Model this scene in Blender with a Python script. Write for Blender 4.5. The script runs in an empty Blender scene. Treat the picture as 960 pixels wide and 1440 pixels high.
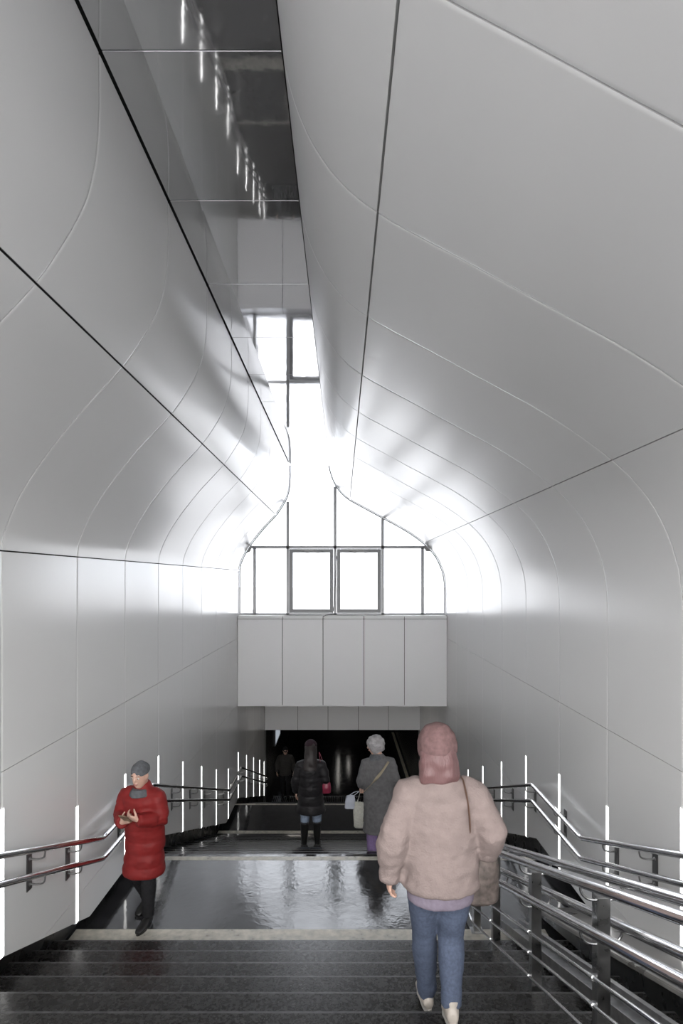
import bpy, bmesh, math, random
from math import pi, sin, cos, radians
from mathutils import Vector, Matrix, noise
random.seed(7)
SC = bpy.context.scene
COL = SC.collection
F = 800.0                 # focal length in pixels of a 960 x 1440 frame
CAMZ = 7.17               # camera height over the lower passage floor
VX, VY = 481.0, 814.0     # vanishing point of the hall
W = 2.435                 # half width between the wall panels
WS = 2.63                 # half width between the structural walls behind them
ZW = 13.45                # window plane
ZB = 13.22                # bulkhead face
ZE = 17.87                # end of the white cladding
YN = -1.0                 # open street end behind the camera
K = ZW / F

def zz(drop): return CAMZ - drop

V = Vector
# ------------------------------------------------------------------ materials
def new_mat(name):
    m = bpy.data.materials.new(name); m.use_nodes = True
    nt = m.node_tree
    return m, nt, nt.nodes['Principled BSDF']

def principled(name, col, rough=0.5, metal=0.0, spec=0.5, noise_scale=None, noise_amt=0.0, rough_amt=0.0,
               bump=0.0, bump_scale=30.0, bump_dist=0.01, stretch=(1, 1, 1), coat=0.0):
    m, nt, b = new_mat(name)
    b.inputs['Base Color'].default_value = (*col, 1)
    b.inputs['Roughness'].default_value = rough
    b.inputs['Metallic'].default_value = metal
    b.inputs['Specular IOR Level'].default_value = spec
    if coat:
        b.inputs['Coat Weight'].default_value = coat
        b.inputs['Coat Roughness'].default_value = 0.08
    tc = nt.nodes.new('ShaderNodeTexCoord')
    mp = nt.nodes.new('ShaderNodeMapping'); mp.inputs['Scale'].default_value = stretch
    nt.links.new(tc.outputs['Object'], mp.inputs['Vector'])
    if noise_scale:
        n = nt.nodes.new('ShaderNodeTexNoise'); n.inputs['Scale'].default_value = noise_scale
        n.inputs['Detail'].default_value = 6
        nt.links.new(mp.outputs['Vector'], n.inputs['Vector'])
        if noise_amt:
            r = nt.nodes.new('ShaderNodeMapRange')
            r.inputs['From Min'].default_value = 0.3; r.inputs['From Max'].default_value = 0.7
            r.inputs['To Min'].default_value = 1 - noise_amt; r.inputs['To Max'].default_value = 1 + noise_amt
            nt.links.new(n.outputs['Fac'], r.inputs['Value'])
            mx = nt.nodes.new('ShaderNodeVectorMath'); mx.operation = 'SCALE'
            mx.inputs[0].default_value = col
            nt.links.new(r.outputs['Result'], mx.inputs['Scale'])
            nt.links.new(mx.outputs['Vector'], b.inputs['Base Color'])
        if rough_amt:
            r2 = nt.nodes.new('ShaderNodeMapRange')
            r2.inputs['From Min'].default_value = 0.3; r2.inputs['From Max'].default_value = 0.7
            r2.inputs['To Min'].default_value = max(0.02, rough - rough_amt); r2.inputs['To Max'].default_value = rough + rough_amt
            nt.links.new(n.outputs['Fac'], r2.inputs['Value'])
            nt.links.new(r2.outputs['Result'], b.inputs['Roughness'])
    if bump:
        n2 = nt.nodes.new('ShaderNodeTexNoise'); n2.inputs['Scale'].default_value = bump_scale
        n2.inputs['Detail'].default_value = 4
        nt.links.new(mp.outputs['Vector'], n2.inputs['Vector'])
        bp = nt.nodes.new('ShaderNodeBump'); bp.inputs['Strength'].default_value = bump
        bp.inputs['Distance'].default_value = bump_dist
        nt.links.new(n2.outputs['Fac'], bp.inputs['Height'])
        nt.links.new(bp.outputs['Normal'], b.inputs['Normal'])
    return m

M = {}
M['panel'] = principled('white_panel', (0.675, 0.675, 0.675), 0.21, 0.0, 0.75,
                        bump=0.05, bump_scale=1.0, bump_dist=0.006, stretch=(0.35, 3.2, 0.35))
M['flat_panel'] = principled('grey_panel', (0.82, 0.82, 0.84), 0.42, 0.0, 0.5)
M['ceiling_panel'] = principled('white_ceiling_panel', (0.675, 0.675, 0.675), 0.21, 0.0, 0.75,
                        bump=0.11, bump_scale=1.0, bump_dist=0.006, stretch=(0.3, 4.0, 0.3))
M['backing'] = principled('dark_backing', (0.02, 0.02, 0.02), 0.8)
M['mirror'] = principled('mirror_steel', (0.66, 0.66, 0.67), 0.035, 0.82, noise_scale=2.5, rough_amt=0.02, bump=0.10, bump_scale=2.2, bump_dist=0.006)
M['granite'] = principled('wet_granite', (0.020, 0.0195, 0.019), 0.27, 0.0, 0.32, noise_scale=35, noise_amt=0.35, rough_amt=0.05,
                          bump=0.22, bump_scale=70, bump_dist=0.003)
M['granite_wet'] = principled('very_wet_granite', (0.024, 0.024, 0.026), 0.115, 0.0, 0.55, noise_scale=6.0, noise_amt=0.3, rough_amt=0.05,
                              bump=0.32, bump_scale=17, bump_dist=0.004)
M['lit_edge'] = principled('lit_granite_edge', (0.055, 0.055, 0.057), 0.35, noise_scale=30, noise_amt=0.4)  # lighter granite along the nosings: edge highlight painted into the colour
M['black_stone'] = principled('black_stone', (0.012, 0.012, 0.012), 0.3, 0.0, 0.5, noise_scale=5, noise_amt=0.3, rough_amt=0.1)
M['kerb_stone'] = principled('kerb_stone', (0.21, 0.203, 0.195), 0.34, 0.0, 0.5, noise_scale=3, noise_amt=0.3, rough_amt=0.12)
M['stripe'] = principled('pale_stripe', (0.42, 0.40, 0.35), 0.4, noise_scale=14, noise_amt=0.3, rough_amt=0.15, bump=0.2, bump_scale=60)
M['steel'] = principled('polished_steel', (0.60, 0.60, 0.61), 0.16, 1.0, noise_scale=6, rough_amt=0.05)
M['post_steel'] = principled('brushed_steel', (0.30, 0.30, 0.30), 0.32, 1.0, noise_scale=12, rough_amt=0.08, noise_amt=0.15)
M['dark_steel'] = principled('dark_steel', (0.14, 0.14, 0.14), 0.4, 0.9)
M['frame'] = principled('grey_frame', (0.33, 0.335, 0.345), 0.4, 0.3)
M['sash'] = principled('sash_frame', (0.16, 0.165, 0.17), 0.4, 0.3)
M['black_plastic'] = principled('black_plastic', (0.01, 0.01, 0.01), 0.35)
M['asphalt'] = principled('wet_paving', (0.36, 0.36, 0.365), 0.6, noise_scale=8, noise_amt=0.3)
M['pavement'] = principled('snowy_pavement', (0.55, 0.55, 0.56), 0.8, noise_scale=3, noise_amt=0.15)

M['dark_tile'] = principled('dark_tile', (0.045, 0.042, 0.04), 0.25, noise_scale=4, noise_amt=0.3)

def emission(name, col, s):
    m = bpy.data.materials.new(name); m.use_nodes = True
    nt = m.node_tree
    for n in list(nt.nodes):
        if n.type != 'OUTPUT_MATERIAL': nt.nodes.remove(n)
    out = [n for n in nt.nodes if n.type == 'OUTPUT_MATERIAL'][0]
    e = nt.nodes.new('ShaderNodeEmission'); e.inputs['Color'].default_value = (*col, 1); e.inputs['Strength'].default_value = s
    nt.links.new(e.outputs[0], out.inputs[0])
    return m
M['led'] = emission('led_light', (1.0, 0.99, 0.97), 6.0)
M['soffit_fill'] = emission('soffit_fill_light', (1.0, 0.93, 0.85), 3.5)
M['poster'] = emission('lightbox_face', (0.82, 0.9, 1.0), 0.42)
M['dim_lamp'] = emission('dim_lamp', (1.0, 0.95, 0.88), 3.2)

def glass(name):
    m = bpy.data.materials.new(name); m.use_nodes = True
    nt = m.node_tree
    for n in list(nt.nodes):
        if n.type != 'OUTPUT_MATERIAL': nt.nodes.remove(n)
    out = [n for n in nt.nodes if n.type == 'OUTPUT_MATERIAL'][0]
    t = nt.nodes.new('ShaderNodeBsdfTransparent'); t.inputs['Color'].default_value = (0.94, 0.95, 0.96, 1)
    g = nt.nodes.new('ShaderNodeBsdfGlossy'); g.inputs['Roughness'].default_value = 0.02
    fr = nt.nodes.new('ShaderNodeFresnel'); fr.inputs['IOR'].default_value = 1.45
    mx = nt.nodes.new('ShaderNodeMixShader')
    nt.links.new(fr.outputs[0], mx.inputs[0]); nt.links.new(t.outputs[0], mx.inputs[1]); nt.links.new(g.outputs[0], mx.inputs[2])
    nt.links.new(mx.outputs[0], out.inputs[0])
    return m
M['glass'] = glass('clear_glass')

def cloth(name, col, scale=120, bump=0.5, rough=0.9, amt=0.12, dist=0.004):
    return principled(name, col, rough, 0.0, 0.25, noise_scale=scale * 0.25, noise_amt=amt, bump=bump, bump_scale=scale, bump_dist=dist)

# ------------------------------------------------------------------ helpers
def link(name, me, mat=None, parent=None, smooth=None):
    o = bpy.data.objects.new(name, me); COL.objects.link(o)
    if mat:
        for mm in (mat if isinstance(mat, (list, tuple)) else [mat]): me.materials.append(mm)
    if parent: o.parent = parent
    return o

def from_bm(name, bm, mat, parent=None, smooth=False, angle=None):
    me = bpy.data.meshes.new(name)
    bmesh.ops.recalc_face_normals(bm, faces=bm.faces) if smooth != 'keep' else None
    bm.to_mesh(me); bm.free()
    if smooth:
        for p in me.polygons: p.use_smooth = True
        if angle is not None: me.set_sharp_from_angle(angle=radians(angle))
    return link(name, me, mat, parent)

def thing(name, label, cat, loc=(0, 0, 0), rz=0.0, group=None):
    o = bpy.data.objects.new(name, None); COL.objects.link(o)
    o.location = loc; o.rotation_euler = (0, 0, rz); o.empty_display_size = 0.1
    o['label'] = label; o['category'] = cat
    if group: o['group'] = group
    return o

def tag(o, label, cat, group=None):
    o['label'] = label; o['category'] = cat
    if group: o['group'] = group
    return o

def structure(o): o['kind'] = 'structure'; return o

def box(bm, x0, x1, y0, y1, z0, z1, bevel=0.0):
    vs = [bm.verts.new(p) for p in ((x0, y0, z0), (x1, y0, z0), (x1, y1, z0), (x0, y1, z0), (x0, y0, z1), (x1, y0, z1), (x1, y1, z1), (x0, y1, z1))]
    fs = [bm.faces.new([vs[i] for i in f]) for f in ((0, 3, 2, 1), (4, 5, 6, 7), (0, 1, 5, 4), (1, 2, 6, 5), (2, 3, 7, 6), (3, 0, 4, 7))]
    if bevel:
        es = list({e for f in fs for e in f.edges})
        bmesh.ops.bevel(bm, geom=es, offset=bevel, segments=2, affect='EDGES')

def tube(bm, pts, side=(1, 0, 0), n=16, cap=True):
    """pts: (position, semi-axis along side, other semi-axis)"""
    P = [Vector(p[0]) for p in pts]
    rings = []
    s_ref = Vector(side).normalized()
    for i, (p, a, b) in enumerate(pts):
        if len(P) == 1: d = Vector((0, 0, 1))
        elif i == 0: d = P[1] - P[0]
        elif i == len(P) - 1: d = P[-1] - P[-2]
        else: d = (P[i + 1] - P[i]).normalized() + (P[i] - P[i - 1]).normalized()
        if d.length < 1e-9: d = Vector((0, 0, 1))
        d.normalize()
        s = s_ref - d * s_ref.dot(d)
        if s.length < 1e-4: s = d.orthogonal()
        s.normalize(); t = d.cross(s)
        rings.append([bm.verts.new(P[i] + s * a * cos(2 * pi * k / n) + t * b * sin(2 * pi * k / n)) for k in range(n)])
    for r0, r1 in zip(rings, rings[1:]):
        for k in range(n):
            bm.faces.new((r0[k], r0[(k + 1) % n], r1[(k + 1) % n], r1[k]))
    if cap:
        bm.faces.new(rings[0][::-1]); bm.faces.new(rings[-1])
    return rings

def pipe(bm, pts, r, n=14, side=(1, 0, 0)):
    return tube(bm, [(p, r, r) for p in pts], side, n)

def fillet(pts, rad=0.05, seg=5):
    """round the corners of a polyline"""
    P = [Vector(p) for p in pts]; out = [P[0]]
    for a, b, c in zip(P, P[1:], P[2:]):
        d0 = (a - b); d1 = (c - b)
        r = min(rad, d0.length * 0.45, d1.length * 0.45)
        p0 = b + d0.normalized() * r; p1 = b + d1.normalized() * r
        for k in range(seg + 1):
            t = k / seg
            out.append(p0 * (1 - t) ** 2 + b * 2 * t * (1 - t) + p1 * t ** 2)
    out.append(P[-1]); return out

def ellipsoid(bm, c, r, rot=None, seg=20, rings=12):
    res = bmesh.ops.create_uvsphere(bm, u_segments=seg, v_segments=rings, radius=1.0)
    mt = Matrix.Translation(Vector(c)) @ (rot.to_4x4() if rot else Matrix()) @ Matrix.Diagonal((*r, 1))
    bmesh.ops.transform(bm, matrix=mt, verts=res['verts'])

def finish(bm, voxel, smooth_it=4, fac=0.5, wr=0.0, wr_scale=6.0, seed=0.0, stretch=(1, 1, 1), wr2=0.0):
    """fuse overlapping closed shapes into one continuous skin; returns a mesh"""
    me = bpy.data.meshes.new('tmp'); bmesh.ops.recalc_face_normals(bm, faces=bm.faces); bm.to_mesh(me); bm.free()
    o = bpy.data.objects.new('tmp', me); COL.objects.link(o)
    rm = o.modifiers.new('r', 'REMESH'); rm.mode = 'VOXEL'; rm.voxel_size = voxel; rm.adaptivity = 0
    sm = o.modifiers.new('s', 'SMOOTH'); sm.iterations = smooth_it; sm.factor = fac
    dg = bpy.context.evaluated_depsgraph_get(); dg.update()
    out = bpy.data.meshes.new_from_object(o.evaluated_get(dg))
    bpy.data.objects.remove(o); bpy.data.meshes.remove(me)
    if wr or wr2:
        st = Vector(stretch)
        nr = [v.normal.copy() for v in out.vertices]
        for v, nm in zip(out.vertices, nr):
            q = Vector((v.co.x * st.x, v.co.y * st.y, v.co.z * st.z))
            d = wr * noise.noise(q * wr_scale + Vector((seed, seed * 1.7, 3.1)))
            if wr2: d += wr2 * noise.noise(q * wr_scale * 3.1 + Vector((seed, 9, 3.1)))
            v.co += nm * d
    for p in out.polygons: p.use_smooth = True
    return out

# ------------------------------------------------------------------ hall profile (pixels around the vanishing point at the window)
LEFT = [(-144.83, 12), (-144.2, 17), (-142.6, 23), (-136.5, 36.5), (-126.6, 51.5), (-113.5, 68), (-103, 79.5), (-93, 90), (-85.6, 101), (-78.6, 113), (-75.0, 126), (-73.8, 142), (-74, 160)]
RIGHT = [(144.83, -82.26), (144.83, -60), (144.83, -40), (144.83, -24), (144.7, -9), (142.4, 8), (136.2, 24), (127.5, 38), (115.2, 50.3), (97, 63.5), (81.5, 73), (57, 86), (33, 99.2), (9.9, 111.5), (-4.0, 124), (-13.0, 140), (-17.2, 155), (-18, 160)]

def spline(pts, n=14):
    P = [Vector((a * K, 0, CAMZ + b * K)) for a, b in pts]
    P = [P[0] * 2 - P[1]] + P + [P[-1] * 2 - P[-2]]
    out = []
    for i in range(1, len(P) - 2):
        for k in range(n):
            t = k / n
            a, b, c, d = P[i - 1], P[i], P[i + 1], P[i + 2]
            out.append(0.5 * ((2 * b) + (c - a) * t + (2 * a - 5 * b + 4 * c - d) * t * t + (3 * b - a - 3 * c + d) * t ** 3))
    out.append(P[-2])
    for _ in range(60):        # fair the curve
        out = [out[0]] + [out[i] * 0.5 + (out[i - 1] + out[i + 1]) * 0.25 for i in range(1, len(out) - 1)] + [out[-1]]
    return out

PL = [Vector((-W, 0, CAMZ + 12 * K))] + spline(LEFT)[1:]
PR = [Vector((W, 0, CAMZ - 1.383))] + spline(RIGHT)[1:]

def split_at(prof, q):
    q = Vector((q[0] * K, 0, CAMZ + q[1] * K))
    return min(range(len(prof)), key=lambda i: (prof[i] - q).length)

def trim(seg, g0, g1):
    """shorten a polyline by g0 at its start and g1 at its end"""
    s = [Vector(p) for p in seg]
    for rev, g in ((False, g0), (True, g1)):
        if rev: s = s[::-1]
        while len(s) > 2 and (s[1] - s[0]).length <= g: g -= (s[1] - s[0]).length; s = s[1:]
        s[0] = s[0] + (s[1] - s[0]).normalized() * g
        if rev: s = s[::-1]
    return s

SEAM0, SEAMD = 4.07, 1.155
YS = [SEAM0 + SEAMD * k for k in range(-6, 14)]
YS = [y for y in YS if y > YN + 0.2]

def patch(bm, seg_at, ys, inward, ret=0.03, lip=0.004):
    """a panel: grid over ys x profile, with turned-back edges. seg_at(y) -> points; inward(i) -> normal to the room"""
    rows = [[bm.verts.new((p.x, y, p.z)) for p in seg_at(y)] for y in ys]
    n = len(rows[0])
    for r0, r1 in zip(rows, rows[1:]):
        for k in range(n - 1):
            vs = [r0[k], r0[k + 1], r1[k + 1], r1[k]]
            if (vs[0].co - vs[1].co).length < 1e-6 and (vs[3].co - vs[2].co).length < 1e-6: continue
            bm.faces.new(vs)
    loop = [(rows[0][k], k) for k in range(n)] + [(rows[j][n - 1], n - 1) for j in range(1, len(rows))] + \
           [(rows[-1][k], k) for k in range(n - 2, -1, -1)] + [(rows[j][0], 0) for j in range(len(rows) - 2, 0, -1)]
    cx = sum((v.co for v, _ in loop), Vector()) / len(loop)
    back = []
    for v, k in loop:
        nn = inward(k)
        back.append((bm.verts.new(v.co - nn * ret), k))
    m = len(loop)
    for i in range(m):
        a, b = loop[i][0], loop[(i + 1) % m][0]
        if (a.co - b.co).length < 1e-6: continue
        c, d = back[(i + 1) % m][0], back[i][0]
        try: bm.faces.new((a, b, c, d))
        except ValueError: pass

def normals_of(seg, sign):
    out = []
    for i in range(len(seg)):
        a = seg[max(0, i - 1)]; b = seg[min(len(seg) - 1, i + 1)]
        t = (b - a).normalized()
        out.append(Vector((-t.z, 0, t.x)) * sign)
    return out

def curved_panels(bm, prof, breaks, gaps, sign, y0, y1, gy=0.007):
    edges = [y0] + [y for y in YS if y0 < y < y1 - 0.05] + [y1]
    for bi in range(len(breaks) - 1):
        seg = trim(prof[breaks[bi]:breaks[bi + 1] + 1], gaps[bi] / 2, gaps[bi + 1] / 2)
        nm = normals_of(seg, sign)
        for a, b in zip(edges, edges[1:]):
            aa = a + (gy / 2 if a != y0 else 0); bb = b - (gy / 2 if b != y1 else 0)
            # rolled panel edges: a tiny lip falls back towards every transverse joint
            lip = 0.006
            ys = [aa, aa + lip, aa + 3 * lip, (aa + bb) / 2, bb - 3 * lip, bb - lip, bb]
            off = [0.002, 0.0, 0, 0, 0, 0.0, 0.002]
            def seg_at(y, ys=ys, off=off):
                o = off[min(range(7), key=lambda i: abs(ys[i] - y))]
                return [p - n * o for p, n in zip(seg, nm)]
            patch(bm, seg_at, ys, lambda k: nm[k])

# --- stair geometry
RISE, TREAD, SL = 0.1335, 0.347, 0.385
H0 = 1.294
D0 = 1.559                                     # upper platform
Z1 = 5.2; D1 = D0 + 14 * RISE                  # landing between the flights (floor starts at Z1)
D1 = 3.43
Z1B = 7.036; N2 = 14
Z2 = Z1B + (N2 - 1) * TREAD; D2 = D1 + N2 * RISE
Z2B = 13.42; N3 = 14
Z3 = Z2B + (N3 - 1) * TREAD; D3 = 7.17
Z0B = Z1 - 13 * TREAD

BOT = [(YN, 0.18), (0.55, 1.36), (5.487, 3.255), (7.135, 3.255), (11.95, 5.125), (13.31, 5.125), (ZE + 0.3, 6.92)]
BOT[0] = (YN, 1.36)
def bottom(y):
    for (a, b), (c, d) in zip(BOT, BOT[1:]):
        if y <= c: return zz(b + (d - b) * (y - a) / (c - a))
    return zz(BOT[-1][1])

def wall_panels(bm, side, rows_drop, y0, y1, gz=0.005, gy=0.005, topgap=0.006):
    edges = [y0] + [y for y in YS if y0 < y < y1 - 0.03] + [y1]
    X = W * side; inn = Vector((-side, 0, 0))
    zs = [zz(d) for d in rows_drop]            # top to bottom
    for zi in range(len(zs)):
        ztop = zs[zi] - (topgap if zi == 0 else gz / 2)
        zbot = zs[zi + 1] + gz / 2 if zi + 1 < len(zs) else -99
        for a, b in zip(edges, edges[1:]):
            aa = a + (gy / 2 if a != y0 else 0); bb = b - (gy / 2 if b != y1 else 0)
            ys = {aa, bb, aa + 0.006, bb - 0.006, aa + 0.02, bb - 0.02}
            for yb, _ in BOT:
                if aa < yb < bb: ys.add(yb)
            for zc in (ztop, zbot):
                for (ya, da), (yc, dc) in zip(BOT, BOT[1:]):
                    if abs(dc - da) > 1e-6:
                        t = (zz(da) - zc) / (dc - da); yy = ya + t * (yc - ya)
                        if 0 <= t <= 1 and aa < yy < bb: ys.add(yy)
            ys = sorted(ys)
            # keep only the part where the panel has height
            good = [y for y in ys if ztop - max(zbot, bottom(y)) > -1e-6]
            if len(good) < 2: continue
            if max(ztop - max(zbot, bottom(y)) for y in good) < 0.01: continue
            def seg_at(y, ztop=ztop, zbot=zbot, aa=aa, bb=bb):
                lo = min(max(zbot, bottom(y)), ztop)
                o = 0.003 if (abs(y - aa) < 1e-7 or abs(y - bb) < 1e-7) else 0
                return [Vector((X + side * o, 0, lo + (ztop - lo) * t)) for t in (0, 0.5, 1)]
            patch(bm, seg_at, good, lambda k: inn)

# ------------------------------------------------------------------ walls and ceiling
# left: seam at +0.2 m over the eye, right: seam half way up the curve
iL0, iL1 = 0, split_at(PL, (-93, 90))
bm = bmesh.new()
wall_panels(bm, -1, [-12 * K, 1.383, 2.925, 4.47, 6.0], YN, ZW)
# below the window the wall runs on to the end of the cladding
wall_panels(bm, -1, [2.963, 4.47, 6.0], ZW + 0.002, ZE)
wall_left = structure(from_bm('wall_left', bm, M['panel'], smooth='keep'))
bm = bmesh.new()
iR0 = split_at(PR, (115.2, 50.3)); iR1 = split_at(PR, (9.9, 111.5))
curved_panels(bm, PR, [0, iR0], [0.005, 0.008], 1, YN, ZW)
wall_panels(bm, 1, [1.383, 2.925, 4.47, 6.0], YN, ZW, topgap=0.0025)
wall_panels(bm, 1, [2.963, 4.47, 6.0], ZW + 0.002, ZE)
wall_right = structure(from_bm('wall_right', bm, M['panel'], smooth='keep'))
bm = bmesh.new()
curved_panels(bm, PL, [0, iL1, len(PL) - 1], [0.010, 0.013, 0.0], -1, YN, ZW)
curved_panels(bm, PR, [iR0, iR1, len(PR) - 1], [0.008, 0.013, 0.0], 1, YN, ZW)
ceiling = structure(from_bm('ceiling', bm, M['ceiling_panel'], smooth='keep'))
for o in (wall_left, wall_right, ceiling):
    for p in o.data.polygons: p.use_smooth = True
    o.data.set_sharp_from_angle(angle=radians(28))

def sheet(bm, prof, sign, off, y0, y1):
    nm = normals_of(prof, sign)
    a = [bm.verts.new((p.x - n.x * off, y0, p.z - n.z * off)) for p, n in zip(prof, nm)]
    b = [bm.verts.new((p.x - n.x * off, y1, p.z - n.z * off)) for p, n in zip(prof, nm)]
    for i in range(len(a) - 1): bm.faces.new((a[i], a[i + 1], b[i + 1], b[i]))

ZMIR = CAMZ + 161 * K
bm = bmesh.new()
sheet(bm, PL, -1, 0.035, YN, ZW); sheet(bm, PR, 1, 0.035, YN, ZW)
top = [Vector((PL[-1].x - 0.05, 0, ZMIR + 0.05)), Vector((PR[-1].x + 0.05, 0, ZMIR + 0.05))]
vs = [bm.verts.new((p.x, y, p.z)) for y in (YN, ZW) for p in top]
bm.faces.new((vs[0], vs[1], vs[3], vs[2]))
for sx, pr in ((-1, PL[-1]), (1, PR[-1])):
    v = [bm.verts.new((pr.x + sx * 0.035, y, z)) for y in (YN, ZW) for z in (pr.z - 0.01, ZMIR + 0.06)]
    bm.faces.new((v[0], v[1], v[3], v[2]))
from_bm('backing', bm, M['backing'], ceiling)
for side, w in ((-1, wall_left), (1, wall_right)):
    bm = bmesh.new()
    ztop = zz(-12 * K) + 0.02 if side < 0 else zz(1.383) + 0.03
    ys = sorted([YN, ZW] + [b[0] for b in BOT if YN < b[0] < ZW])
    def band(ys, ztop):
        X = side * (W + 0.035); XS = side * WS
        prev = None
        for y in ys:
            zb = bottom(y) + 0.004
            cur = [bm.verts.new((X, y, ztop)), bm.verts.new((X, y, zb)), bm.verts.new((XS, y, zb))]
            if prev:
                for i in range(2): bm.faces.new((prev[i], prev[i + 1], cur[i + 1], cur[i]))
            prev = cur
    band(ys, ztop)
    band(sorted([ZW, ZE] + [b[0] for b in BOT if ZW < b[0] < ZE]), zz(2.9))
    from_bm('backing', bm, M['backing'], w)
    bm = bmesh.new()                    # dark recessed base behind and below the panels
    box(bm, min(side * WS, side * (WS + 0.1)), max(side * WS, side * (WS + 0.1)), YN, ZE, zz(8.2), zz(0.9))
    structure(from_bm('baseboard_left' if side < 0 else 'baseboard_right', bm, M['black_stone']))

# ------------------------------------------------------------------ mirror strip under the ridge
t = thing('mirror_ceiling_strip', 'long polished steel mirror strip between the two halves of the white curved ceiling', 'mirror', (0, 0, 0))
xl, xr = -74 * K + 0.012, -18 * K - 0.008
edges = [YN] + [y for y in YS if YN < y < ZW - 0.05] + [ZW]
for a, b in zip(edges, edges[1:]):
    bm = bmesh.new(); box(bm, xl, xr, a + 0.003, b - 0.003, ZMIR, ZMIR + 0.02, 0.002)
    from_bm('mirror_panel', bm, M['mirror'], t)

# ------------------------------------------------------------------ stairs and floors
XR = WS
def steps(name, zs, dstart, n, mat):
    """descending flight: first riser at depth zs, n risers; solid underneath"""
    bm = bmesh.new()
    prof = [(zs - 0.001, dstart)]
    for k in range(n):
        y = zs + k * TREAD
        d = dstart + k * RISE
        prof += [(y - 0.024, d), (y - 0.008, d), (y, d + 0.008), (y, d + RISE)]
    prof.append((zs + (n - 1) * TREAD + 0.002, dstart + n * RISE))
    prof += [(zs + (n - 1) * TREAD + 0.002, dstart + n * RISE + 0.2), (zs - 0.001, dstart + 0.25)]
    prof = prof[1:]
    a = [bm.verts.new((-XR, y, zz(d))) for y, d in prof]; b = [bm.verts.new((XR, y, zz(d))) for y, d in prof]
    for i in range(len(prof)):
        j = (i + 1) % len(prof); f = bm.faces.new((a[i], a[j], b[j], b[i]))
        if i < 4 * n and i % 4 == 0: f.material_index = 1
    bm.faces.new(a[::-1]); bm.faces.new(b)
    o = structure(from_bm(name, bm, [mat, M['lit_edge']])); return o

def slab(name, y0, y1, d, mat, th=0.3, x=XR):
    bm = bmesh.new(); box(bm, -x, x, y0, y1, zz(d) - th, zz(d)); return structure(from_bm(name, bm, mat))

n1 = 14
RISE1 = (D1 - D0) / n1
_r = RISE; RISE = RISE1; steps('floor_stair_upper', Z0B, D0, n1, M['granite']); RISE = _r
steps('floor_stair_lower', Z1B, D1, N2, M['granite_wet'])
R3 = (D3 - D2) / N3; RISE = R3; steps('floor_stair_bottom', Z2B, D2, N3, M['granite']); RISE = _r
slab('floor_entrance', YN - 0.02, Z0B - 0.006, D0, M['granite'])
slab('floor_landing_upper', Z1 + 0.003, Z1B - 0.006, D1, M['granite_wet'])
slab('floor_landing_lower', Z2 + 0.003, Z2B - 0.006, D2, M['granite_wet'])
slab('floor_passage', Z3 + 0.003, 33, D3, M['granite_wet'])
# pale edge stripes, each a thin inlay of its own
def stripe(name, y0, y1, d, label, x0=-WS + 0.03, x1=WS - 0.03):
    bm = bmesh.new(); box(bm, x0, x1, y0, y1, zz(d) - 0.01, zz(d) + 0.002); 
    return tag(from_bm(name, bm, M['stripe']), label, 'floor stripe', 'pale stripes across the stairs')
stripe('floor_stripe', Z1 + 0.02, 5.566, D1, 'pale stone stripe across the foot of the upper stair flight, nearest the camera', x1=1.98)
stripe('floor_stripe', Z1B - 0.10, Z1B - 0.012, D1, 'pale stone stripe along the far edge of the wet upper landing')
stripe('floor_stripe', Z2 + 0.02, Z2 + 0.42, D2, 'thin pale stripe at the near side of the dark lower landing')
stripe('floor_stripe', Z2B - 0.09, Z2B - 0.012, D2, 'thin pale stripe along the far edge of the lower landing under the bulkhead')
# joints of the stone: thin dark grooves are part of the wet landing
# kerb ramp along the right wall
def kerb_top(y): return H0 + SL * y - 0.15
def wedge(x0, x1, ya, yb, f_top, f_bot):
    bm = bmesh.new()
    r = []
    for x in (x0, x1):
        r.append([bm.verts.new((x, ya, zz(f_top(ya)))), bm.verts.new((x, yb, zz(f_top(yb)))), bm.verts.new((x, yb, zz(f_bot(yb)))), bm.verts.new((x, ya, zz(f_bot(ya))))])
    for k in range(4): bm.faces.new((r[0][k], r[0][(k + 1) % 4], r[1][(k + 1) % 4], r[1][k]))
    bm.faces.new(r[0]); bm.faces.new(r[1][::-1])
    return bm
# stone slab overhanging a black base; its pale colour carries reflected wall light
kb = structure(from_bm('kerb_right', wedge(2.02, WS - 0.01, 0.75, 5.86, lambda y: kerb_top(y) + 0.036, lambda y: kerb_top(y) + 0.55 if y < 1 else D1 + 0.03), M['black_stone']))
bm = wedge(1.995, WS - 0.012, 0.75, 5.93, kerb_top, lambda y: kerb_top(y) + 0.035)
bmesh.ops.bevel(bm, geom=[e for e in bm.edges if all(abs(v.co.x - 1.995) < 1e-4 for v in e.verts)], offset=0.006, segments=2, affect='EDGES')
from_bm('kerb_slab', bm, M['kerb_stone'], kb)
# stroller ramp channel
bm = bmesh.new()
def chan(y): return H0 + SL * y
y0, y1 = 1.0, 5.62
sec = [(1.58, 0.085), (1.572, 0.085), (1.572, 0.0), (1.778, 0.0), (1.778, 0.10), (1.742, 0.10), (1.742, 0.012), (1.58, 0.012)]
a = [bm.verts.new((x, y0, zz(chan(y0)) + h)) for x, h in sec]; b = [bm.verts.new((x, y1, zz(chan(y1)) + h)) for x, h in sec]
for i in range(len(sec)):
    j = (i + 1) % len(sec); bm.faces.new((a[i], a[j], b[j], b[i]))
bm.faces.new(a[::-1]); bm.faces.new(b)
tag(from_bm('stroller_ramp', bm, principled('worn_steel', (0.30, 0.30, 0.30), 0.42, 0.85, noise_scale=14, noise_amt=0.25)), 'dark steel wheel channel laid down the stairs between the railing and the right kerb', 'ramp')

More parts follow.
